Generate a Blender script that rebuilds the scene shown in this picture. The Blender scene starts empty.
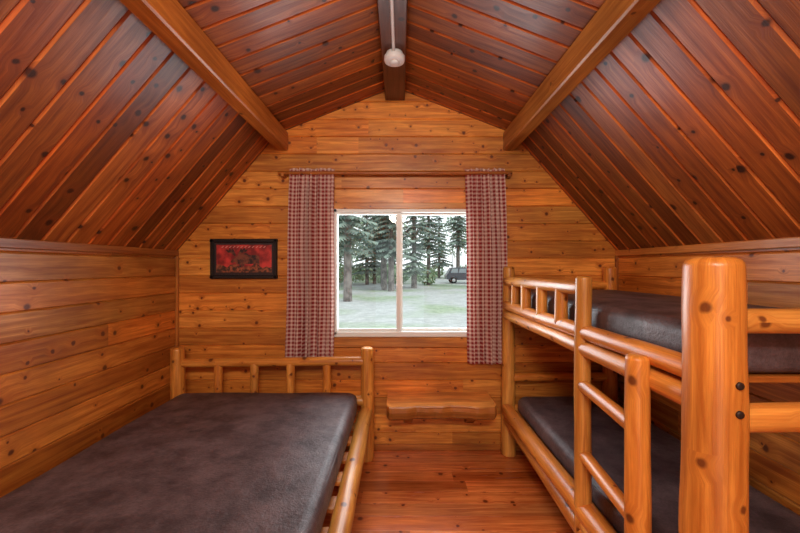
import bpy, math, random
from mathutils import Vector, Matrix
random.seed(7)
scene = bpy.context.scene
F=366.0; CH=1.5; CY=267.0
YB=3.0; YF=-1.4
XL=-1.83; XR=1.78; ZK=1.62
JL=(-1.0,2.59); JR=(0.92,2.59); RG=(-0.04,2.965)

# ------------------------------------------------------------ materials
def mat_new(name):
    m=bpy.data.materials.new(name); m.use_nodes=True
    nt=m.node_tree; nt.nodes.clear()
    out=nt.nodes.new('ShaderNodeOutputMaterial')
    b=nt.nodes.new('ShaderNodeBsdfPrincipled')
    nt.links.new(b.outputs[0],out.inputs[0])
    return m,nt,b,out
def N(nt,t,**k):
    n=nt.nodes.new(t)
    for a,v in k.items(): setattr(n,a,v)
    return n
def math_(nt,op,a,b=None,c=None,clamp=False):
    n=N(nt,'ShaderNodeMath',operation=op); n.use_clamp=clamp
    for i,x in enumerate((a,b,c)):
        if x is None: continue
        if isinstance(x,(int,float)): n.inputs[i].default_value=x
        else: nt.links.new(x,n.inputs[i])
    return n.outputs[0]
def mixc(nt,fac,a,b,mode='MIX'):
    n=N(nt,'ShaderNodeMix',data_type='RGBA',blend_type=mode)
    for i,x in ((0,fac),(6,a),(7,b)):
        if isinstance(x,(int,float)): n.inputs[i].default_value=x
        elif isinstance(x,tuple): n.inputs[i].default_value=(x+(1,))[:4]
        else: nt.links.new(x,n.inputs[i])
    return n.outputs[2]
def mrange(nt,v,a,b,c,d):
    n=N(nt,'ShaderNodeMapRange'); n.clamp=True
    nt.links.new(v,n.inputs[0])
    for i,x in enumerate((a,b,c,d)): n.inputs[i+1].default_value=x
    return n.outputs[0]
def simple(name,col,rough=.5,metal=0,**k):
    m,nt,b,o=mat_new(name)
    b.inputs['Base Color'].default_value=col+(1,)
    b.inputs['Roughness'].default_value=rough
    b.inputs['Metallic'].default_value=metal
    return m
def wood(name,light,dark,knotc,rough=.38,coat=.12,vmin=.62,vmax=1.2,kscale=6.0,kthr=.45,kr=.085,spec=.35,gs=1.0):
    m,nt,b,o=mat_new(name)
    uv=N(nt,'ShaderNodeUVMap'); sep=N(nt,'ShaderNodeSeparateXYZ'); nt.links.new(uv.outputs[0],sep.inputs[0])
    u,v=sep.outputs[0],sep.outputs[1]
    at=N(nt,'ShaderNodeAttribute',attribute_name='rnd'); rnd=at.outputs['Fac']
    vor=N(nt,'ShaderNodeTexVoronoi',voronoi_dimensions='2D',feature='F1'); vor.inputs['Scale'].default_value=kscale
    nz=N(nt,'ShaderNodeTexNoise'); nz.inputs['Scale'].default_value=30; nt.links.new(uv.outputs[0],nz.inputs['Vector'])
    va=N(nt,'ShaderNodeVectorMath',operation='MULTIPLY_ADD'); nt.links.new(nz.outputs['Color'],va.inputs[0]); va.inputs[1].default_value=(.012,.012,0)
    nt.links.new(uv.outputs[0],va.inputs[2]); nt.links.new(va.outputs[0],vor.inputs['Vector'])
    sc=N(nt,'ShaderNodeSeparateColor'); nt.links.new(vor.outputs['Color'],sc.inputs[0])
    has=math_(nt,'GREATER_THAN',sc.outputs[0],kthr)
    rad=math_(nt,'MULTIPLY_ADD',math_(nt,'POWER',sc.outputs[1],1.5),kr,kr*.45)
    rel=math_(nt,'DIVIDE',vor.outputs['Distance'],rad)
    core=math_(nt,'MULTIPLY',mrange(nt,rel,.6,1.15,1,0),has)
    halo=math_(nt,'MULTIPLY',mrange(nt,rel,.8,3.4,1,0),has)
    vv=math_(nt,'MULTIPLY_ADD',halo,.02,v)
    cb=N(nt,'ShaderNodeCombineXYZ')
    nt.links.new(math_(nt,'MULTIPLY',u,1.3),cb.inputs[0]); nt.links.new(math_(nt,'MULTIPLY',vv,22*gs),cb.inputs[1])
    n1=N(nt,'ShaderNodeTexNoise'); n1.inputs['Scale'].default_value=1.6; n1.inputs['Detail'].default_value=5; n1.inputs['Roughness'].default_value=.62; n1.inputs['Distortion'].default_value=.5
    nt.links.new(cb.outputs[0],n1.inputs['Vector'])
    cb2=N(nt,'ShaderNodeCombineXYZ')
    nt.links.new(math_(nt,'MULTIPLY',u,4),cb2.inputs[0]); nt.links.new(math_(nt,'MULTIPLY',vv,150*gs),cb2.inputs[1])
    n2=N(nt,'ShaderNodeTexNoise'); n2.inputs['Scale'].default_value=1.5; n2.inputs['Detail'].default_value=3
    nt.links.new(cb2.outputs[0],n2.inputs['Vector'])
    tc=N(nt,'ShaderNodeTexCoord')
    n3=N(nt,'ShaderNodeTexNoise'); n3.inputs['Scale'].default_value=2.2; n3.inputs['Detail'].default_value=4; nt.links.new(tc.outputs['Object'],n3.inputs['Vector'])
    g=mrange(nt,n1.outputs[0],.36,.64,0,1)
    c=mixc(nt,g,light,dark)
    c=mixc(nt,math_(nt,'MULTIPLY',mrange(nt,n2.outputs[0],.4,.72,0,1),.6),c,dark)
    # per board tint: some boards redder, some more honey
    tw=math_(nt,'FRACT',math_(nt,'MULTIPLY',rnd,7.31))
    c=mixc(nt,1.0,c,mixc(nt,tw,(1.0,.86,.72),(1.0,1.12,1.22)),'MULTIPLY')
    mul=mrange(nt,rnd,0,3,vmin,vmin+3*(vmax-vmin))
    mul2=mrange(nt,n3.outputs[0],.3,.7,.75,1.18)
    mm=math_(nt,'MULTIPLY',mul,mul2)
    cc=N(nt,'ShaderNodeVectorMath',operation='SCALE'); nt.links.new(c,cc.inputs[0]); nt.links.new(mm,cc.inputs['Scale'])
    c=mixc(nt,math_(nt,'MULTIPLY',halo,.6),cc.outputs[0],dark)
    c=mixc(nt,math_(nt,'MULTIPLY',core,.92),c,knotc)
    nt.links.new(c,b.inputs['Base Color'])
    nt.links.new(mrange(nt,n1.outputs[0],.2,.8,rough-.07,rough+.12),b.inputs['Roughness'])
    b.inputs['Specular IOR Level'].default_value=spec
    b.inputs['Coat Weight'].default_value=coat; b.inputs['Coat Roughness'].default_value=.2
    bp=N(nt,'ShaderNodeBump'); bp.inputs['Strength'].default_value=.25; bp.inputs['Distance'].default_value=.003
    nt.links.new(math_(nt,'ADD',n2.outputs[0],n1.outputs[0]),bp.inputs['Height']); nt.links.new(bp.outputs[0],b.inputs['Normal'])
    return m
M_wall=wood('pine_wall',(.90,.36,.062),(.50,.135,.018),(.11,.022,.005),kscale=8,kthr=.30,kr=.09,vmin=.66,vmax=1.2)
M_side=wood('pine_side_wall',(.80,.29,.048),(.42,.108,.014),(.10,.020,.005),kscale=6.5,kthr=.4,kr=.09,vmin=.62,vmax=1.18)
M_ceil=wood('pine_ceiling',(.46,.125,.022),(.21,.043,.008),(.03,.007,.003),rough=.38,coat=.10,vmin=.5,vmax=1.35,kscale=6,kthr=.32,kr=.10,spec=.3)
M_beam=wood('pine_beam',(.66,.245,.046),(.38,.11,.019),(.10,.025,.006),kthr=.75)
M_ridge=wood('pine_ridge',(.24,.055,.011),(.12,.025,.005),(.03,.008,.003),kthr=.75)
M_trim=wood('pine_trim',(.62,.21,.036),(.36,.095,.015),(.1,.025,.005),kthr=.7)
M_log=wood('log_lacquered',(.86,.37,.070),(.50,.16,.024),(.13,.03,.007),rough=.36,coat=.2,kscale=8,kthr=.60,kr=.11,vmin=.85,vmax=1.1)
M_floor=wood('pine_floor',(.88,.26,.062),(.48,.095,.02),(.12,.02,.006),rough=.2,coat=.55,kscale=6,kthr=.45,vmin=.66,vmax=1.28)
M_white=simple('white_vinyl',(.82,.82,.78),.4)
M_plastic=simple('white_plastic',(.80,.80,.80),.35)
M_black=simple('black_frame',(.012,.011,.012),.35)
M_bolt=simple('bolt_dark',(.03,.015,.01),.5,.3)

def vinyl():
    m,nt,b,o=mat_new('brown_vinyl')
    tc=N(nt,'ShaderNodeTexCoord')
    n=N(nt,'ShaderNodeTexNoise'); n.inputs['Scale'].default_value=6; n.inputs['Detail'].default_value=9; n.inputs['Roughness'].default_value=.72
    nt.links.new(tc.outputs['Object'],n.inputs['Vector'])
    n2=N(nt,'ShaderNodeTexNoise'); n2.inputs['Scale'].default_value=110; n2.inputs['Detail'].default_value=3
    nt.links.new(tc.outputs['Object'],n2.inputs['Vector'])
    f=mrange(nt,n.outputs[0],.38,.64,0,1)
    c=mixc(nt,f,(.046,.028,.030),(.14,.096,.100))
    c=mixc(nt,math_(nt,'MULTIPLY',mrange(nt,n2.outputs[0],.45,.65,0,1),.4),c,(.04,.025,.026))
    nt.links.new(c,b.inputs['Base Color'])
    nt.links.new(mrange(nt,n.outputs[0],.3,.7,.55,.38),b.inputs['Roughness'])
    bp=N(nt,'ShaderNodeBump'); bp.inputs['Strength'].default_value=.7; bp.inputs['Distance'].default_value=.009
    nt.links.new(math_(nt,'ADD',math_(nt,'MULTIPLY',n.outputs[0],1.5),math_(nt,'MULTIPLY',n2.outputs[0],.25)),bp.inputs['Height'])
    nt.links.new(bp.outputs[0],b.inputs['Normal'])
    return m
M_vinyl=vinyl()
M_piping=simple('vinyl_piping',(.045,.03,.03),.4)

def gingham():
    m,nt,b,o=mat_new('gingham_cloth')
    uv=N(nt,'ShaderNodeUVMap'); sep=N(nt,'ShaderNodeSeparateXYZ'); nt.links.new(uv.outputs[0],sep.inputs[0])
    p=.032
    a=math_(nt,'LESS_THAN',math_(nt,'FRACT',math_(nt,'DIVIDE',sep.outputs[0],p)),.55)
    c=math_(nt,'LESS_THAN',math_(nt,'FRACT',math_(nt,'DIVIDE',sep.outputs[1],p)),.55)
    s=math_(nt,'MULTIPLY',math_(nt,'ADD',a,c),.5)
    col=mixc(nt,s,(.70,.50,.42),(.26,.016,.015))
    nt.links.new(col,b.inputs['Base Color']); b.inputs['Roughness'].default_value=.9
    tr=N(nt,'ShaderNodeBsdfTranslucent'); nt.links.new(col,tr.inputs[0])
    mx=N(nt,'ShaderNodeMixShader'); mx.inputs[0].default_value=.12
    nt.links.new(b.outputs[0],mx.inputs[1]); nt.links.new(tr.outputs[0],mx.inputs[2]); nt.links.new(mx.outputs[0],o.inputs[0])
    return m
M_ging=gingham()
def glass():
    m,nt,b,o=mat_new('window_glass'); nt.nodes.remove(b)
    t=N(nt,'ShaderNodeBsdfTransparent'); t.inputs[0].default_value=(.95,.97,.96,1)
    g=N(nt,'ShaderNodeBsdfGlossy'); g.inputs['Roughness'].default_value=.02
    fr=N(nt,'ShaderNodeFresnel'); fr.inputs[0].default_value=1.45
    mx=N(nt,'ShaderNodeMixShader'); nt.links.new(fr.outputs[0],mx.inputs[0]); nt.links.new(t.outputs[0],mx.inputs[1]); nt.links.new(g.outputs[0],mx.inputs[2])
    nt.links.new(mx.outputs[0],o.inputs[0]); return m
M_glass=glass()
def noisy(name,c1,c2,scale,rough=.9,lo=.4,hi=.6):
    m,nt,b,o=mat_new(name)
    tc=N(nt,'ShaderNodeTexCoord'); n=N(nt,'ShaderNodeTexNoise'); n.inputs['Scale'].default_value=scale; n.inputs['Detail'].default_value=6
    nt.links.new(tc.outputs['Object'],n.inputs['Vector'])
    nt.links.new(mixc(nt,mrange(nt,n.outputs[0],lo,hi,0,1),c1,c2),b.inputs['Base Color']); b.inputs['Roughness'].default_value=rough
    return m
def groundm():
    m,nt,b,o=mat_new('gravel_and_grass')
    tc=N(nt,'ShaderNodeTexCoord')
    def nz(s,d=6):
        n=N(nt,'ShaderNodeTexNoise'); n.inputs['Scale'].default_value=s; n.inputs['Detail'].default_value=d; nt.links.new(tc.outputs['Object'],n.inputs['Vector']); return n.outputs[0]
    c=mixc(nt,mrange(nt,nz(3),.35,.65,0,1),(.42,.42,.39),(.60,.60,.56))
    c=mixc(nt,mrange(nt,nz(25,3),.4,.6,0,.6),c,(.33,.34,.31))
    g=mixc(nt,mrange(nt,nz(5),.4,.6,0,1),(.20,.28,.14),(.36,.44,.25))
    c=mixc(nt,mrange(nt,nz(.16,5),.47,.58,0,.75),c,g)
    nt.links.new(c,b.inputs['Base Color']); b.inputs['Roughness'].default_value=.95
    return m
M_ground=groundm()
M_leaf=noisy('conifer_needles',(.13,.18,.15),(.27,.34,.27),.9)  # foliage and bark tones paled to stand in for haze
M_leaf2=noisy('broadleaf_foliage',(.24,.35,.20),(.42,.52,.34),.9)
M_bark=noisy('bark',(.12,.10,.09),(.24,.21,.19),3)

# ------------------------------------------------------------ mesh helpers
def empty(name,loc):
    e=bpy.data.objects.new(name,None); e.location=loc; scene.collection.objects.link(e); e.empty_display_size=.1; return e
def setparent(o,p):
    o.parent=p; o.matrix_parent_inverse=Matrix.Translation(-Vector(p.location))
class MB:
    def __init__(s): s.v=[];s.f=[];s.uv=[];s.r=[]
    def face(s,pts,uvs,r):
        i=len(s.v); s.v+= [tuple(p) for p in pts]; s.f.append(tuple(range(i,i+len(pts)))); s.uv.append(uvs); s.r.append(r)
    def obj(s,name,mat,parent=None,smooth=False,weld=False):
        me=bpy.data.meshes.new(name); me.from_pydata(s.v,[],s.f)
        ul=me.uv_layers.new(name='UVMap')
        k=0
        for fu in s.uv:
            for q in fu: ul.data[k].uv=q; k+=1
        a=me.attributes.new('rnd','FLOAT','FACE')
        a.data.foreach_set('value',s.r)
        me.materials.append(mat)
        if weld:
            import bmesh
            bm=bmesh.new(); bm.from_mesh(me); bmesh.ops.remove_doubles(bm,verts=bm.verts,dist=1e-5); bmesh.ops.recalc_face_normals(bm,faces=bm.faces); bm.to_mesh(me); bm.free()
        if smooth:
            for p in me.polygons: p.use_smooth=True
        o=bpy.data.objects.new(name,me); scene.collection.objects.link(o)
        if parent: setparent(o,parent)
        return o
def boards(mb,org,U,V,Nn,vtot,bw,ulo,uhi,holes=(),njoint=0,cham=.007,gd=.008,voff=0.0,edge=None):
    org,U,V,Nn=Vector(org),Vector(U),Vector(V),Vector(Nn)
    v0=-voff
    while v0<vtot-1e-6:
        v1=v0+bw
        brk=[v0,v0+cham,v1-cham,v1]+[h[2] for h in holes]+[h[3] for h in holes]+[0,vtot]
        if hasattr(ulo,'brk'): brk+=ulo.brk
        brk=sorted(set(round(x,5) for x in brk if v0-1e-6<=x<=v1+1e-6 and -1e-6<=x<=vtot+1e-6))
        def dep(v):
            e=min(v-v0,v1-v); return -gd*(1-min(1,max(0,e)/cham))
        a,b=max(ulo(max(v0,0)),ulo(min(v1,vtot))),min(uhi(max(v0,0)),uhi(min(v1,vtot)))
        js=[]
        for _ in range(njoint):
            x=random.uniform(a+.3,b-.3) if b-a>1.2 else None
            if x is not None and random.random()<.6: js.append(x)
        js.sort(); rs=[(random.random(),random.uniform(0,60),random.uniform(0,60)) for _ in range(len(js)+1)]
        for p,q in zip(brk[:-1],brk[1:]):
            if q-p<1e-5: continue
            m=(p+q)/2
            cuts=list(js); hs=[h for h in holes if h[2]-1e-6<m<h[3]+1e-6]
            for h in hs: cuts+=[h[0],h[1]]
            cuts=sorted(cuts)
            st=[(ulo(p),ulo(q))]+[(c,c) for c in cuts]; en=[(c,c) for c in cuts]+[(uhi(p),uhi(q))]
            for s,e in zip(st,en):
                mu=(s[0]+e[0])/2
                if any(h[0]<mu<h[1] for h in hs): continue
                if e[0]-s[0]<1e-5 and e[1]-s[1]<1e-5: continue
                k=sum(1 for j in js if mu>j); r,ou,ov=rs[k]
                if edge is not None and m<v0+cham: r=r*.5+edge  # camera-facing ceiling chamfers tinted lighter: groove glints put into the colour
                P=lambda uu,v: org+U*uu+V*v+Nn*dep(v)
                mb.face([P(s[0],p),P(e[0],p),P(e[1],q),P(s[1],q)],[(s[0]+ou,p+ov),(e[0]+ou,p+ov),(e[1]+ou,q+ov),(s[1]+ou,q+ov)],r)
        v0=v1
def prism(mb,poly,y0,y1):
    n=len(poly); r=random.random()
    for y in (y0,y1): mb.face([(p[0],y,p[1]) for p in poly],[(p[0],p[1]) for p in poly],r)
    for i in range(n):
        a,b=poly[i],poly[(i+1)%n]
        mb.face([(a[0],y0,a[1]),(b[0],y0,b[1]),(b[0],y1,b[1]),(a[0],y1,a[1])],[(y0,0),(y0,.1),(y1,.1),(y1,0)],r)
def clip(poly,ax,val,keep_less):
    out=[]
    for i in range(len(poly)):
        a,b=poly[i],poly[(i+1)%len(poly)]
        ia=(a[ax]<=val)==keep_less or a[ax]==val; ib=(b[ax]<=val)==keep_less or b[ax]==val
        if ia: out.append(a)
        if ia!=ib:
            t=(val-a[ax])/(b[ax]-a[ax]); out.append((a[0]+t*(b[0]-a[0]),a[1]+t*(b[1]-a[1])))
    return out
def wbox(name,p0,p1,ax,mat,ch=.006,parent=None,seg=1):
    p0,p1=Vector(p0),Vector(p1); mb=MB(); o=[i for i in range(3) if i!=ax]
    a0,a1,b0,b1=p0[o[0]],p1[o[0]],p0[o[1]],p1[o[1]]
    sec=[(a0+ch,b0),(a1-ch,b0),(a1,b0+ch),(a1,b1-ch),(a1-ch,b1),(a0+ch,b1),(a0,b1-ch),(a0,b0+ch)]
    def P(s,t):
        v=[0,0,0]; v[o[0]],v[o[1]],v[ax]=s[0],s[1],t; return v
    ou,ov,r=random.uniform(0,50),random.uniform(0,50),random.random(); acc=0
    for i in range(8):
        s,t=sec[i],sec[(i+1)%8]; d=math.hypot(s[0]-t[0],s[1]-t[1])
        mb.face([P(s,p0[ax]),P(t,p0[ax]),P(t,p1[ax]),P(s,p1[ax])],[(p0[ax]+ou,acc+ov),(p0[ax]+ou,acc+d+ov),(p1[ax]+ou,acc+d+ov),(p1[ax]+ou,acc+ov)],r); acc+=d
    for e in (p0[ax],p1[ax]): mb.face([P(s,e) for s in sec],[(s[0]*.3+ou,s[1]+ov) for s in sec],r)
    return mb.obj(name,mat,parent,weld=True)
def log(name,p0,p1,r0,r1=None,mat=None,parent=None,seg=20,wob=.003,round_=.35,irr=1.0):
    mat=mat or M_log; r1=r1 or r0
    p0,p1=Vector(p0),Vector(p1); L=(p1-p0).length; d=(p1-p0)/L
    up=Vector((0,0,1)) if abs(d.z)<.9 else Vector((1,0,0))
    A=d.cross(up).normalized(); B=d.cross(A)
    n=max(5,int(L/.06)); ts=[]
    rc=min(r0*round_,L*.15)
    for k in (0,.3,.7): ts.append((rc*k, 1-(1-math.sqrt(1-(1-k)**2))*round_*1.0))
    for i in range(n+1): ts.append((rc+(L-2*rc)*i/n,1))
    for k in (.7,.3,0): ts.append((L-rc*k,1-(1-math.sqrt(1-(1-k)**2))*round_*1.0))
    ph=[random.uniform(0,6.28) for _ in range(8)]; ou,ov,rr=random.uniform(0,50),random.uniform(0,50),random.random()
    rings=[]
    for t,s in ts:
        f=t/L; r=(r0+(r1-r0)*f)*s
        c=p0+d*t+A*(wob*math.sin(t*3+ph[0]))+B*(wob*math.sin(t*2.3+ph[1]))
        ring=[]
        for j in range(seg):
            a=2*math.pi*j/seg
            rj=r*(1+irr*(.022*math.sin(2*a+ph[2]+t*2)+.018*math.sin(3*a+ph[3]-t*5)+.022*math.sin(t*9+ph[4]+a)+.012*math.sin(t*23+ph[5]+2*a)))
            ring.append(c+(A*math.cos(a)+B*math.sin(a))*rj)
        rings.append((t,ring))
    mb=MB()
    for (ta,ra),(tb,rb) in zip(rings[:-1],rings[1:]):
        for j in range(seg):
            k=(j+1)%seg; va=j/seg*2*math.pi*r0; vb=(j+1)/seg*2*math.pi*r0
            mb.face([ra[j],ra[k],rb[k],rb[j]],[(ta+ou,va+ov),(ta+ou,vb+ov),(tb+ou,vb+ov),(tb+ou,va+ov)],rr)
    for t,ring in (rings[0],rings[-1]):
        mb.face(ring,[(ou+.2*math.cos(2*math.pi*j/seg)*r0,ov+math.sin(2*math.pi*j/seg)*r0) for j in range(seg)],min(1,rr+.2))
    return mb.obj(name,mat,parent,smooth=True,weld=True)
def pbox(name,p0,p1,mat,parent=None,bev=.004):
    return wbox(name,p0,p1,max(range(3),key=lambda i:p1[i]-p0[i]),mat,bev,parent)

# ------------------------------------------------------------ room shell
def prof_l(z):
    if z<=ZK: return XL
    if z<=JL[1]: return XL+(z-ZK)/(JL[1]-ZK)*(JL[0]-XL)
    return JL[0]+min(1,(z-JL[1])/(RG[1]-JL[1]))*(RG[0]-JL[0])
def prof_r(z):
    if z<=ZK: return XR
    if z<=JR[1]: return XR+(z-ZK)/(JR[1]-ZK)*(JR[0]-XR)
    return JR[0]+min(1,(z-JR[1])/(RG[1]-JR[1]))*(RG[0]-JR[0])
prof_l.brk=[ZK,JL[1]]
WX0,WX1,WZ0,WZ1=-.545,.59,.945,1.97
prof_poly=[(XL,0),(XR,0),(XR,ZK),JR,RG,JL,(XL,ZK)]
def gable(name,y,ny,hole,mat):
    mb=MB()
    boards(mb,(0,y,0),(1,0,0),(0,0,1),(0,ny,0),RG[1],.1425,prof_l,prof_r,holes=[hole],njoint=2,cham=.006,gd=.008)
    y0,y1=(y-ny*.009,y-ny*.13)
    x0,x1,z0,z1=hole
    for pc in (clip(prof_poly,0,x0,True),clip(prof_poly,0,x1,False),
               clip(clip(clip(prof_poly,0,x0,False),0,x1,True),1,z1,False)): prism(mb,pc,y0,y1)
    if z0>0: prism(mb,clip(clip(clip(prof_poly,0,x0,False),0,x1,True),1,z0,True),y0,y1)
    return mb.obj(name,mat)
gable('wall_back',YB,-1,(WX0,WX1,WZ0,WZ1),M_wall)
gable('wall_front',YF,1,(-.5,.5,0,2.05),M_wall)
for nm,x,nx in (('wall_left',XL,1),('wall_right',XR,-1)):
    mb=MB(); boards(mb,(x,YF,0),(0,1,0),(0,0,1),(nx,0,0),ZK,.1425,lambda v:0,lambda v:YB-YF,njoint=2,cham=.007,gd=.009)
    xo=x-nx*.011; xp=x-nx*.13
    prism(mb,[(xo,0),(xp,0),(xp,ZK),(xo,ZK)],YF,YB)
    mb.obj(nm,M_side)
mb=MB()
def slope(a,b,nrm):
    L=math.hypot(b[0]-a[0],b[1]-a[1]); U=((b[0]-a[0])/L,0,(b[1]-a[1])/L)
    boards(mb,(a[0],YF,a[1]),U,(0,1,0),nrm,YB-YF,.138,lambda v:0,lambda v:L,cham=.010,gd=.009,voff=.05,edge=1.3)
    n=Vector(nrm); o1=-n*.016; o2=-n*.12
    prism(mb,[(a[0]+o1.x,a[1]+o1.z),(b[0]+o1.x,b[1]+o1.z),(b[0]+o2.x,b[1]+o2.z),(a[0]+o2.x,a[1]+o2.z)],YF-.1,YB+.1)
def nrm(a,b):
    d=Vector((b[0]-a[0],0,b[1]-a[1])).normalized(); n=Vector((d.z,0,-d.x))
    if n.z>0: n=-n
    return tuple(n)
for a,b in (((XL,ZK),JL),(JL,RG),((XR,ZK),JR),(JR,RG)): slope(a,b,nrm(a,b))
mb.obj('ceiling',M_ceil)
mb=MB(); boards(mb,(XL,YF,0),(1,0,0),(0,1,0),(0,0,1),YB-YF,.12,lambda v:0,lambda v:XR-XL,njoint=2,cham=.002,gd=.002)
prism(mb,[(XL,-.004),(XR,-.004),(XR,-.1),(XL,-.1)],YF,YB)
mb.obj('floor',M_floor)
wbox('ceiling_beam',(-1.01,YF+.002,2.45),(-.915,YB-.002,2.60),1,M_beam,.008)
wbox('ceiling_beam',(.845,YF+.002,2.45),(.94,YB-.002,2.60),1,M_beam,.008)
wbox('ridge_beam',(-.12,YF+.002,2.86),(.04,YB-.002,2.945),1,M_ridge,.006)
wbox('trim_1',(XL+.001,YF,1.585),(XL+.018,YB-.002,1.632),1,M_trim,.004)
wbox('trim_2',(XR-.018,YF,1.585),(XR-.001,YB-.002,1.632),1,M_trim,.004)
wbox('trim_3',(XL+.001,YB-.022,.0),(XL+.022,YB-.001,1.585),2,M_trim,.003)
wbox('trim_4',(XR-.022,YB-.022,.0),(XR-.001,YB-.001,1.585),2,M_trim,.003)
wbox('baseboard_back',(XL+.03,YB-.02,.001),(XR-.03,YB-.001,.05),0,M_trim,.004)
wbox('baseboard_left',(XL+.001,YF+.02,.001),(XL+.02,YB-.03,.05),1,M_trim,.004)
wbox('baseboard_right',(XR-.02,YF+.02,.001),(XR-.001,YB-.03,.05),1,M_trim,.004)
wbox('trim_5',(WX0-.09,YB-.020,WZ0-.02),(WX0-.0,YB-.001,WZ1+.09),2,M_trim,.004)
wbox('trim_6',(WX1+.0,YB-.020,WZ0-.02),(WX1+.09,YB-.001,WZ1+.09),2,M_trim,.004)
wbox('trim_7',(WX0,YB-.018,WZ1+.0),(WX1,YB-.001,WZ1+.05),0,M_wall,.004)
wbox('windowsill',(WX0-.10,YB-.028,WZ0-.105),(WX1+.10,YB-.001,WZ0-.022),0,M_beam,.008)

# window
win=empty('window_1',((WX0+WX1)/2,YB,WZ0))
t=.032; ya,yb=YB-.018,YB+.06
pbox('frame_bottom',(WX0,ya,WZ0-.02),(WX1,yb,WZ0+t-.01),M_white,win)
pbox('frame_top',(WX0,ya,WZ1-t+.005),(WX1,yb,WZ1),M_white,win)
pbox('frame_left',(WX0,ya,WZ0),(WX0+t,yb,WZ1),M_white,win)
pbox('frame_right',(WX1-t,ya,WZ0),(WX1,yb,WZ1),M_white,win)
mx=0.0
pbox('meeting_stile',(mx-.03,YB-.005,WZ0+.02),(mx+.008,YB+.03,WZ1-.02),M_white,win)
pbox('fixed_stile',(mx-.014,YB+.032,WZ0+.02),(mx+.022,YB+.055,WZ1-.02),M_white,win)
for (xa,xb,yy,n) in ((WX0+t,mx-.03,YB+.0,'sliding'),(mx+.022,WX1-t,YB+.034,'fixed')):
    pbox(n+'_rail_bottom',(xa,yy,WZ0+.02),(xb,yy+.025,WZ0+.045),M_white,win,.003)
    pbox(n+'_rail_top',(xa,yy,WZ1-.045),(xb,yy+.025,WZ1-.025),M_white,win,.003)
    mb=MB(); mb.face([(xa-.01,yy+.012,WZ0+.03),(xb+.01,yy+.012,WZ0+.03),(xb+.01,yy+.012,WZ1-.03),(xa-.01,yy+.012,WZ1-.03)],[(0,0)]*4,0); mb.obj(n+'_glass',M_glass,win)
pbox('latch',(mx-.024,YB-.018,1.42),(mx-.004,YB-.006,1.52),M_white,win,.003)

# curtains
def curtain(xt0,xt1,xb0,xb1,zt,zb,seed):
    rd=random.Random(seed); nu,nv=130,70; mb=MB(); g=[]
    n=6.5; ph=[rd.uniform(0,6.28) for _ in range(6)]
    W=(xt1-xt0)*1.7
    for j in range(nv+1):
        fv=j/nv; z=zt+(zb-zt)*fv; row=[]
        x0=xt0+(xb0-xt0)*fv; x1=xt1+(xb1-xt1)*fv
        pin=math.exp(-((fv-.03)/.05)**2)
        w_=(x1-x0)*.02*math.sin(fv*5+ph[4])
        for i in range(nu+1):
            u=i/nu; uu=u+.03*math.sin(u*6.28*2+ph[0])+.02*math.sin(fv*4+ph[1])*math.sin(u*6.28)
            A=(.019+.007*fv)*(1-.45*pin)*(.75+.35*math.sin(u*9+ph[1]))
            y=YB-.064+A*math.sin(uu*6.28*n+ph[2]+.5*fv)+.004*math.sin(uu*6.28*n*2.3+ph[3]+fv*3)
            x=x0+(x1-x0)*u+w_+.009*math.sin(uu*6.28*n*1+ph[5]+1.5)
            row.append((x,y,z+(0.006*math.sin(u*40+ph[1]) if j in(0,) else 0)))
        g.append(row)
    for j in range(nv):
        for i in range(nu):
            uvq=[(i/nu*W,-(j/nv)*(zt-zb)),((i+1)/nu*W,-(j/nv)*(zt-zb)),((i+1)/nu*W,-((j+1)/nv)*(zt-zb)),(i/nu*W,-((j+1)/nv)*(zt-zb))]
            mb.face([g[j][i],g[j][i+1],g[j+1][i+1],g[j+1][i]],uvq,0)
    return mb.obj('gingham_curtain',M_ging,smooth=True,weld=True)
curtain(-.88,-.52,-.925,-.54,2.285,.72,3)
curtain(.53,.83,.56,.865,2.285,.72,9)
rod=empty('curtain_rod',(0,YB-.064,2.25))
log('rod',(-.98,YB-.064,2.25),(.90,YB-.064,2.25),.014,mat=M_trim,parent=rod,wob=.0005)
for x in (-.94,.875): wbox('bracket',(x-.012,YB-.08,2.22),(x+.012,YB-.001,2.247),1,M_trim,.003,rod)

# picture
pic=empty('framed_picture',(-1.275,YB-.015,1.565))
px0,px1,pz0,pz1=-1.545,-1.0,1.40,1.725; fw=.03
for nm,a,b in (('frame_l',(px0,pz0),(px0+fw,pz1)),('frame_r',(px1-fw,pz0),(px1,pz1)),('frame_b',(px0,pz0),(px1,pz0+fw)),('frame_t',(px0,pz1-fw),(px1,pz1))):
    pbox(nm,(a[0],YB-.03,a[1]),(b[0],YB-.002,b[1]),M_black,pic,.006)
def flat(name,pts,y,mat,parent):
    mb=MB(); mb.face([(p[0],y,p[1]) for p in pts],[(p[0],p[1]) for p in pts],0); return mb.obj(name,mat,parent)
M_red=noisy('print_red',(.66,.05,.04),(.20,.012,.012),11,.5,.40,.60)
M_mat=simple('print_border',(.03,.014,.014),.6)
M_moose=noisy('print_moose',(.025,.012,.012),(.22,.06,.03),26,.6)
M_brush=noisy('print_foreground',(.05,.02,.01),(.38,.10,.04),40,.6)
M_letter=simple('print_lettering',(.62,.26,.22),.6)
flat('mat_board',[(px0+.02,pz0+.02),(px1-.02,pz0+.02),(px1-.02,pz1-.02),(px0+.02,pz1-.02)],YB-.012,M_mat,pic)
ix0,ix1,iz0,iz1=px0+.048,px1-.048,pz0+.052,pz1-.048
flat('print',[(ix0,iz0),(ix1,iz0),(ix1,iz1),(ix0,iz1)],YB-.014,M_red,pic)
fg=[(ix0,iz0),(ix1,iz0)]; rg_=random.Random(4)
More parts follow.
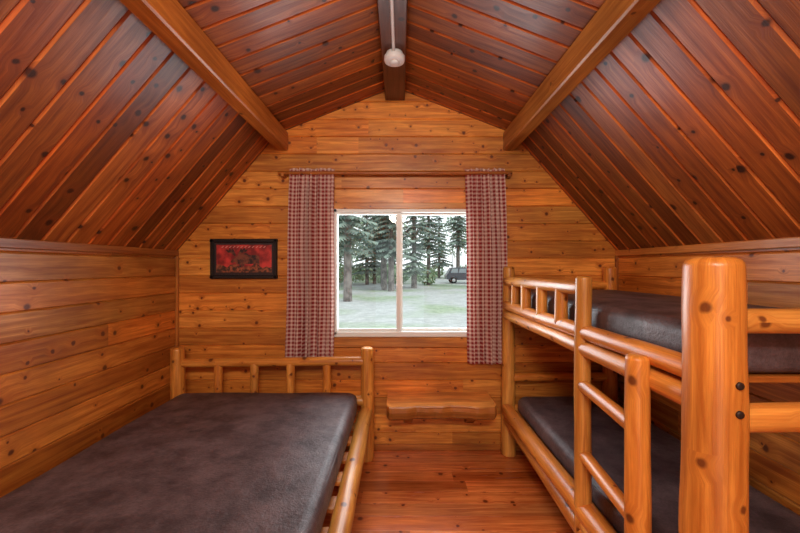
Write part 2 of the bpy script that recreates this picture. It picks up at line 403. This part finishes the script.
for k in range(24,-1,-1): fg.append((ix0+(ix1-ix0)*k/24,iz0+.035+rg_.uniform(0,.035)))
flat('foreground',fg,YB-.0168,M_brush,pic)
def mo(pts):return [(ix0+.12+x*.25,iz0+.02+z*.22) for x,z in pts]
flat('moose_body',mo([(.12,.30),(.2,.2),(.35,.22),(.62,.22),(.85,.24),(.93,.34),(.92,.5),(.80,.56),(.6,.55),(.48,.63),(.36,.60),(.26,.54),(.14,.46),(.03,.38),(-.02,.30),(.03,.26)]),YB-.016,M_moose,pic)
for k,(a,b) in enumerate(((.27,.33),(.37,.42),(.74,.79),(.86,.91))):
    flat('moose_leg_%d'%k,mo([(a-.02,.3),(b+.03,.3),(b,.05),(a,.05)]),YB-.0163,M_moose,pic)
flat('moose_antler_a',mo([(.2,.5),(.26,.5),(.34,.62),(.5,.68),(.56,.80),(.46,.74),(.44,.84),(.37,.74),(.32,.82),(.28,.70)]),YB-.017,M_moose,pic)
flat('moose_antler_b',mo([(.18,.5),(.12,.5),(.04,.60),(-.10,.64),(-.18,.76),(-.07,.72),(-.06,.82),(.02,.73),(.06,.80),(.11,.68)]),YB-.017,M_moose,pic)
for k in range(12):
    xx=ix0+.04+k*.031; flat('letter_%d'%k,[(xx,iz1-.024),(xx+.007,iz1-.026),(xx+.022,iz1-.012),(xx+.018,iz1-.008),(xx+.006,iz1-.016)],YB-.0155,M_letter,pic)

# smoke detector + conduit
def lathe(name,prof,cx,cy,mat,parent,seg=40):
    mb=MB()
    for (r0,z0),(r1,z1) in zip(prof[:-1],prof[1:]):
        for j in range(seg):
            a,b=2*math.pi*j/seg,2*math.pi*(j+1)/seg
            pts=[(cx+r0*math.cos(a),cy+r0*math.sin(a),z0),(cx+r0*math.cos(b),cy+r0*math.sin(b),z0),(cx+r1*math.cos(b),cy+r1*math.sin(b),z1),(cx+r1*math.cos(a),cy+r1*math.sin(a),z1)]
            if r0<1e-6: pts=pts[1:] 
            elif r1<1e-6: pts=pts[:3]
            mb.face(pts,[(0,0)]*len(pts),0)
    return mb.obj(name,mat,parent,smooth=True,weld=True)
sd=empty('smoke_detector',(-.035,2.33,2.84))
lathe('junction_box',[(0,2.859),(.052,2.859),(.054,2.85),(.054,2.832),(0,2.832)],-.035,2.33,M_plastic,sd)
lathe('housing',[(0,2.838),(.062,2.838),(.066,2.834),(.066,2.812),(.063,2.804),(.055,2.801),(0,2.801)],-.035,2.33,M_plastic,sd)
lathe('cover_ring',[(.0,2.803),(.030,2.803),(.032,2.795),(.022,2.790),(0,2.789)],-.035,2.33,M_plastic,sd)
log('conduit',(-.055,YF+.01,2.848),(-.04,2.30,2.848),.010,mat=M_plastic,parent=sd,wob=0,seg=12,irr=0)

# ------------------------------------------------------------ mattress
def mattress(name,x0,x1,y0,y1,z0,z1,parent,seed):
    rd=random.Random(seed); R=min(.045,(z1-z0)*.42); nx,ny,nz=34,46,8
    cx,cy,cz=(x0+x1)/2,(y0+y1)/2,(z0+z1)/2; hx,hy,hz=(x1-x0)/2,(y1-y0)/2,(z1-z0)/2
    ph=[rd.uniform(0,6.28) for _ in range(6)]; mb=MB()
    def q(x,y,z):
        rx=.07
        ix=max(-(hx-rx),min(hx-rx,x)); iy=max(-(hy-rx),min(hy-rx,y))
        dx,dy=x-ix,y-iy; l=max(abs(dx),abs(dy)); 
        e=math.hypot(dx,dy)
        if e>1e-9: s=l/e; dx*=s; dy*=s
        X,Y=ix+dx,iy+dy
        edge=rx-math.hypot(dx,dy)
        dz=hz-abs(z)
        if dz<R and edge<R:
            a=R-dz; b=R-edge; m=max(a,b); h=math.hypot(a,b)
            if h>1e-9:
                a*=m/h; b*=m/h
            ne=R-b; z=math.copysign(hz-(R-a),z)
            ll=math.hypot(dx,dy)
            if ll>1e-9:
                k=(rx-ne)/ll; X,Y=ix+dx*k,iy+dy*k
        if z>0: z+=.008*(math.cos(X/hx*1.5))*(math.cos(Y/hy*1.5))+.003*math.sin(X*9+ph[0])*math.sin(Y*7+ph[1])
        bul=.006*math.cos(z/hz*1.57)
        X+=math.copysign(bul,X) if abs(X)>hx-.02 else 0
        return (cx+X,cy+Y,cz+z)
    def lin(h,n,ext=.07):
        inner=[-h+ext+(2*h-2*ext)*i/n for i in range(n+1)]
        o=[-h+ext*k for k in (0,.1,.22,.38,.55,.75)]
        return o+inner+[-a for a in reversed(o)]
    xs,ys=lin(hx,nx),lin(hy,ny); zs=lin(hz,2,R)
    for s in (-1,1):
        for i in range(len(xs)-1):
            for j in range(len(ys)-1):
                mb.face([q(xs[i],ys[j],s*hz),q(xs[i+1],ys[j],s*hz),q(xs[i+1],ys[j+1],s*hz),q(xs[i],ys[j+1],s*hz)],[(0,0)]*4,0)
        for i in range(len(xs)-1):
            for k in range(len(zs)-1):
                mb.face([q(xs[i],s*hy,zs[k]),q(xs[i+1],s*hy,zs[k]),q(xs[i+1],s*hy,zs[k+1]),q(xs[i],s*hy,zs[k+1])],[(0,0)]*4,0)
        for j in range(len(ys)-1):
            for k in range(len(zs)-1):
                mb.face([q(s*hx,ys[j],zs[k]),q(s*hx,ys[j+1],zs[k]),q(s*hx,ys[j+1],zs[k+1]),q(s*hx,ys[j],zs[k+1])],[(0,0)]*4,0)
    o=mb.obj(name,M_vinyl,parent,smooth=True,weld=True)
    for zz in (z1-R*.55,z0+R*.55):
        cu=bpy.data.curves.new(name+'_piping','CURVE'); cu.dimensions='3D'; cu.bevel_depth=.004
        sp=cu.splines.new('POLY'); pts=[]
        ins=.010; r=.06
        for (sx,sy,a0) in ((1,1,0),(-1,1,90),(-1,-1,180),(1,-1,270)):
            for k in range(7):
                a=math.radians(a0+15*k); pts.append((cx+sx*(hx-ins-r)+r*math.cos(a)+sx*.004,cy+sy*(hy-ins-r)+r*math.sin(a),zz))
        sp.points.add(len(pts)-1)
        for p,c in zip(sp.points,pts): p.co=c+(1,)
        sp.use_cyclic_u=True; cu.materials.append(M_piping)
        oc=bpy.data.objects.new(name+'_piping',cu); scene.collection.objects.link(oc); setparent(oc,parent)
    return o

# ------------------------------------------------------------ double log bed
bed=empty('log_double_bed',(-1.02,1.95,0))
xa,xb=-1.72,-.255; yh,yf=2.835,.93
log('head_post_left',(xa,yh,0),(xa,yh,.875),.055,.052,parent=bed)
log('head_post_right',(xb,yh,0),(xb,yh,.875),.053,.048,parent=bed)
log('foot_post_left',(xa,yf,0),(xa,yf,.46),.055,.052,parent=bed)
log('foot_post_right',(xb,yf,0),(xb,yf,.46),.055,.052,parent=bed)
log('headboard_top_rail',(xa+.02,yh,.755),(xb-.02,yh,.765),.033,.035,parent=bed)
log('headboard_low_rail',(xa+.02,yh,.46),(xb-.02,yh,.46),.04,parent=bed)
for i,x in enumerate((-1.41,-1.13,-.85,-.57)): log('spindle_%d'%i,(x,yh,.45),(x,yh,.755),.030,.032,parent=bed)
log('foot_rail',(xa+.02,yf,.37),(xb-.02,yf,.37),.045,parent=bed)
log('side_rail_right',(xb-.005,yh-.02,.375),(xb-.005,yf+.02,.375),.052,.048,parent=bed)
log('side_rail_left',(xa,yh-.02,.375),(xa,yf+.02,.375),.05,.05,parent=bed)
for i in range(9):
    y=1.05+i*.21; wbox('slat_%d'%i,(xa+.02,y,.365),(xb-.02,y+.1,.385),0,M_trim,.003,bed)
mattress('mattress',-1.675,-.325,.96,2.795,.386,.548,bed,1)

# ------------------------------------------------------------ bunk bed
bk=empty('log_bunk_bed',(1.28,1.95,0))
bx,wx=.85,1.69; yb_,yn=2.915,.985
log('far_post_inner',(bx+.015,yb_,0),(bx+.015,yb_,1.50),.055,.045,parent=bk)
log('far_post_wall',(wx-.02,yb_,0),(wx-.02,yb_,1.50),.055,.050,parent=bk)
log('near_post_inner',(bx-.005,yn,0),(bx-.005,yn,1.525),.074,.066,parent=bk,seg=32)
log('near_post_wall',(wx,yn,0),(wx,yn,1.525),.078,.072,parent=bk,seg=28)
for nm,z,r in (('upper_side_rail',1.195,.036),('upper_side_rail_low',1.118,.036)):
    log(nm,(bx,yb_,z),(bx,yn,z+.005),r,parent=bk); log(nm+'_wall',(wx,yb_,z),(wx,yn,z),r,parent=bk)
log('guard_rail',(bx,yb_,1.385),(bx,1.68,1.395),.034,.034,parent=bk)
for i,y in enumerate((2.70,2.47,2.20,1.93)): log('guard_spindle_%d'%i,(bx,y,1.19),(bx,y,1.385),.034,.032,parent=bk)
log('guard_post',(bx-.005,1.685,0),(bx-.005,1.685,1.455),.038,.034,parent=bk)
log('ladder_post',(bx-.055,1.225,0),(bx-.055,1.225,1.205),.042,.037,parent=bk)
for i,z in enumerate((.955,.635,.325)): log('ladder_rung_%d'%i,(bx-.008,1.69,z),(bx-.053,1.225,z),.027,.027,parent=bk)
for nm,y in (('near',yn),('far',yb_)):
    for k,(z,r) in enumerate(((1.352,.034),(1.095,.038),(.62,.034),(.36,.042))):
        log('%s_end_rail_%d'%(nm,k),(bx+.01,y,z),(wx,y,z),r,parent=bk)
log('lower_side_rail',(bx,yb_,.375),(bx,yn,.375),.05,parent=bk)
log('lower_side_rail_low',(bx,yb_,.285),(bx,yn,.285),.04,parent=bk)
log('lower_side_rail_wall',(wx,yb_,.375),(wx,yn,.375),.05,parent=bk)
for lv,z in (('upper',1.155),('lower',.345)):
    for i in range(9):
        y=1.08+i*.205; wbox('%s_slat_%d'%(lv,i),(bx+.01,y,z),(wx-.01,y+.1,z+.02),0,M_trim,.003,bk)
mattress('upper_mattress',bx+.045,wx-.04,1.07,2.85,1.178,1.325,bk,2)
mattress('lower_mattress',bx+.055,wx-.055,1.08,2.85,.368,.50,bk,3)
for z in (1.20,1.128):
    log('bolt',(.852,yn-.05,z),(.852,yn-.0725,z),.010,mat=M_bolt,parent=bk,wob=0,seg=14,irr=0)

# ------------------------------------------------------------ wall bench (live edge slab)
sb=empty('log_shelf_bench',(.31,YB-.15,.42))
mb=MB(); n=40; x0,x1=-.10,.715; rings=[]
for i in range(n+1):
    f=i/n; x=x0+(x1-x0)*f
    e=min(1,min(f,1-f)*10+.88)
    dp=(.32+.012*math.sin(f*7+1)+.008*math.sin(f*17)+.004*math.sin(f*40))*e; zt=.472; th=.125+.008*math.sin(f*5)
    sec=[(0,zt),(dp*.5,zt),(dp-.012,zt),(dp,zt-.006),(dp+.004,zt-.04),(dp-.008,zt-.085),(dp-.05,zt-.11),(dp*.5,zt-th),(0,zt-th)]
    rings.append([(x,YB-.002-a,b) for a,b in sec])
for i in range(n):
    for j in range(9):
        k=(j+1)%9; r_=1.5 if j<2 else (.1 if j>3 else .5)
        mb.face([rings[i][j],rings[i][k],rings[i+1][k],rings[i+1][j]],[(rings[i][j][0]+3,j*.06),(rings[i][j][0]+3,j*.06+.06),(rings[i+1][j][0]+3,j*.06+.06),(rings[i+1][j][0]+3,j*.06)],r_)
for rg in (rings[0],rings[-1]): mb.face(rg,[(p[1]*.3,p[2]) for p in rg],.8)
mb.obj('slab',M_beam,sb,weld=True)
for i,x in enumerate((.03,.53)):
    mb=MB(); prism_pts=[(0,.36),(.16,.36),(.12,.30),(0,.22)]
    fa=[(x,YB-.003-a,b) for a,b in prism_pts]; fb=[(x+.07,YB-.003-a,b) for a,b in prism_pts]
    mb.face(fa,[(p[1],p[2]) for p in fa],.3); mb.face(fb,[(p[1],p[2]) for p in fb],.3)
    for j in range(4):
        k=(j+1)%4; mb.face([fa[j],fa[k],fb[k],fb[j]],[(0,0),(.1,0),(.1,.07),(0,.07)],.3)
    mb.obj('bracket_%d'%i,M_trim,sb,weld=True)

# ------------------------------------------------------------ exterior
GZ=-.5
def gz(y): return GZ+max(0,(y-25))*.012
mb=MB()
for i in range(20):
    for j in range(20):
        X0,X1=-60+i*6,-54+i*6; Y0,Y1=3.6+j*5,8.6+j*5
        mb.face([(X0,Y0,gz(Y0)),(X1,Y0,gz(Y0)),(X1,Y1,gz(Y1)),(X0,Y1,gz(Y1))],[(0,0)]*4,0)
mb.obj('ground',M_ground,weld=True)
mt=MB(); ml=MB(); ml2=MB(); rd=random.Random(5)
def trunk(x,y,z0,h,tr):
    seg=8
    for j in range(seg):
        a,b=6.283*j/seg,6.283*(j+1)/seg
        mt.face([(x+tr*math.cos(a),y+tr*math.sin(a),z0-.1),(x+tr*math.cos(b),y+tr*math.sin(b),z0-.1),(x+.03*math.cos(b),y+.03*math.sin(b),z0+h),(x+.03*math.cos(a),y+.03*math.sin(a),z0+h)],[(0,0)]*4,0)
def tree(x,y,h,r,bare):
    z0=gz(y); trunk(x,y,z0,h,h*.013+.05)
    lv=int(h*2.2)
    for k in range(lv):
        f=k/lv; z=z0+bare+(h-bare)*f; rr=r*(1-f)**.8*rd.uniform(.6,1.1)+.1
        nb=8
        for j in range(nb):
            a=6.283*(j+rd.random())/nb; L=rr*rd.uniform(.6,1.2); c,s=math.cos(a),math.sin(a)
            tip=Vector((x+c*L,y+s*L,z-.3*L)); base=Vector((x,y,z)); sv=Vector((-s,c,0))
            for t in range(5):
                fa=.2+.8*t/5; p=base.lerp(tip,fa); q=base.lerp(tip,min(1,fa+.26)); w=.26*L*(1.15-fa)+.05
                for sg in (-1,1):
                    ml.face([p,q,p.lerp(q,.9)+sv*w*sg-Vector((0,0,.10+w*.4))],[(0,0)]*3,0)
def bush(x,y,h,r,bz=0):
    z0=gz(y)
    if bz: trunk(x,y,z0,bz+h*.4,.08)
    for k in range(int(260)):
        v=Vector((rd.gauss(0,1),rd.gauss(0,1),rd.gauss(0,1))).normalized()*rd.uniform(.5,1)**.5
        c=Vector((x+v.x*r,y+v.y*r,z0+bz+h*.5+v.z*h*.5)); s=rd.uniform(.10,.22)
        a=Vector((rd.gauss(0,1),rd.gauss(0,1),rd.gauss(0,1))).normalized()*s; b=Vector((rd.gauss(0,1),rd.gauss(0,1),rd.gauss(0,1))).normalized()*s
        ml2.face([c-a,c-b,c+a,c+b],[(0,0)]*4,0)
for i in range(46):
    y=rd.uniform(30,62); x=rd.uniform(-.42,.36)*y
    if y<46 and abs(x-.19*y)<3.2: continue
    if x>.0 and rd.random()<.45: continue
    tree(x,y,rd.uniform(11,20),rd.uniform(1.4,2.3),rd.uniform(1.2,5.0))
for x,y in ((-3.0,21),(-4.6,25),(-.7,29)): tree(x,y,16,1.5,3.2)
for i in range(60):
    y=rd.uniform(34,60); x=rd.uniform(-.4,.36)*y
    if y<45 and abs(x-.19*y)<3.5: continue
    if rd.random()<.5: bush(x,y,rd.uniform(1.0,2.4),rd.uniform(1.0,2.0))
    else: bush(x,y,rd.uniform(5,9),rd.uniform(2.0,3.0),rd.uniform(1.5,3))
fo=mt.obj('trunks',M_bark); fe=empty('conifer_forest',(0,40,gz(40))); setparent(fo,fe); ml.obj('needles',M_leaf,fe); ml2.obj('leaves',M_leaf2,fe)
# car
car=empty('car',(7.2,40,gz(40)))
M_car=simple('car_paint',(.08,.085,.10),.3,.3); M_cg=simple('car_glass',(.3,.34,.36),.1); M_tire=simple('tire',(.015,.015,.015),.8); M_hub=simple('hub',(.5,.5,.5),.3,.8)
def ext(name,poly,y0,y1,mat):
    mb=MB(); prism(mb,poly,y0,y1); return mb.obj(name,mat,car,weld=True)
X,Y,Z=7.2,40.0,gz(40)
sc_=[(-2.2,.45),(-2.25,.85),(-2.1,1.05),(-1.95,1.1),(.9,1.1),(2.0,.98),(2.25,.8),(2.25,.45),(1.85,.4),(1.75,.62),(1.45,.72),(1.15,.62),(1.05,.38),(-1.05,.38),(-1.15,.62),(-1.45,.72),(-1.75,.62),(-1.85,.4)]
ext('body',[(X+a,Z+b) for a,b in sc_],Y-.9,Y+.9,M_car)
ext('cabin',[(X+a,Z+b) for a,b in ((-2.05,1.08),(-1.75,1.65),(-1.5,1.72),(.1,1.72),(.35,1.66),(1.0,1.08))],Y-.8,Y+.8,M_car)
for a,b in ((-1.75,-1.0),(-.92,-.12)): ext('side_glass',[(X+a-.0,Z+1.14),(X+b,Z+1.14),(X+b,Z+1.6),(X+a+.12,Z+1.6)],Y-.815,Y-.8,M_cg)
ext('front_glass',[(X-.04,Z+1.14),(X+.78,Z+1.14),(X+.28,Z+1.6),(X-.04,Z+1.6)],Y-.815,Y-.8,M_cg)
for a in (-1.45,1.45):
    for yy in (-.92,.70):
        log('wheel',(X+a,Y+yy,Z+.34),(X+a,Y+yy+.22,Z+.34),.34,mat=M_tire,parent=car,wob=0,irr=0)
        log('hub',(X+a,Y+yy-.01,Z+.34),(X+a,Y+yy+.1,Z+.34),.18,mat=M_hub,parent=car,wob=0,irr=0)

# ------------------------------------------------------------ world / lights
w=bpy.data.worlds.new('sky'); scene.world=w; w.use_nodes=True; nt=w.node_tree
bg=nt.nodes['Background']
tc=N(nt,'ShaderNodeTexCoord'); sp=N(nt,'ShaderNodeSeparateXYZ'); nt.links.new(tc.outputs['Generated'],sp.inputs[0])
nt.links.new(mixc(nt,mrange(nt,sp.outputs[2],0,.6,0,1),(.92,.97,1.0),(.78,.89,1.0)),bg.inputs[0]); bg.inputs[1].default_value=1.7
def area(name,loc,rot,sx,sy,e,col):
    l=bpy.data.lights.new(name,'AREA'); l.shape='RECTANGLE'; l.size=sx; l.size_y=sy; l.energy=e; l.color=col
    o=bpy.data.objects.new(name,l); o.location=loc; o.rotation_euler=rot; scene.collection.objects.link(o); return o
area('fill_area',(-.04,-1.1,2.62),(math.radians(55),0,0),1.3,.25,42,(1.0,.93,.82))  # unseen area light added behind the camera as fill
area('window_daylight',(.02,YB+.30,1.5),(math.radians(-80),0,0),1.1,1.0,32,(.88,.94,1.0))
cl=empty('unseen_fill_fixture',(-.04,-.3,2.75))  # glowing fixture added out of view to carry the interior fill
M_globe,nt,b,o=mat_new('fill_globe'); b.inputs['Base Color'].default_value=(.9,.88,.82,1); b.inputs['Emission Color'].default_value=(1,.85,.65,1); b.inputs['Emission Strength'].default_value=2
lathe('globe',[(0,2.83),(.10,2.83),(.13,2.79),(.12,2.74),(.08,2.71),(0,2.70)],-.04,-.3,M_globe,cl)
lathe('base',[(0,2.859),(.09,2.859),(.09,2.83),(0,2.83)],-.04,-.3,M_plastic,cl)
l=bpy.data.lights.new('fill_point','POINT'); l.energy=56; l.shadow_soft_size=.15; l.color=(1,.91,.78)  # point light added as fill below the unseen fixture
o=bpy.data.objects.new('fill_point_light',l); o.location=(-.04,-.05,2.35); scene.collection.objects.link(o)
l=bpy.data.lights.new('sun','SUN'); l.energy=1.6; l.angle=.3; l.color=(1,.97,.92)
o=bpy.data.objects.new('sun',l); o.rotation_euler=(math.radians(30),math.radians(35),0); o.location=(0,20,20); scene.collection.objects.link(o)

# ------------------------------------------------------------ camera
cd=bpy.data.cameras.new('camera'); cd.sensor_width=36; cd.lens=36*F/800; cd.clip_start=.02
cam=bpy.data.objects.new('camera',cd); cam.location=(0,0,CH); cam.rotation_euler=(math.radians(90),0,0); scene.collection.objects.link(cam)
scene.camera=cam
scene.view_settings.view_transform='Standard'
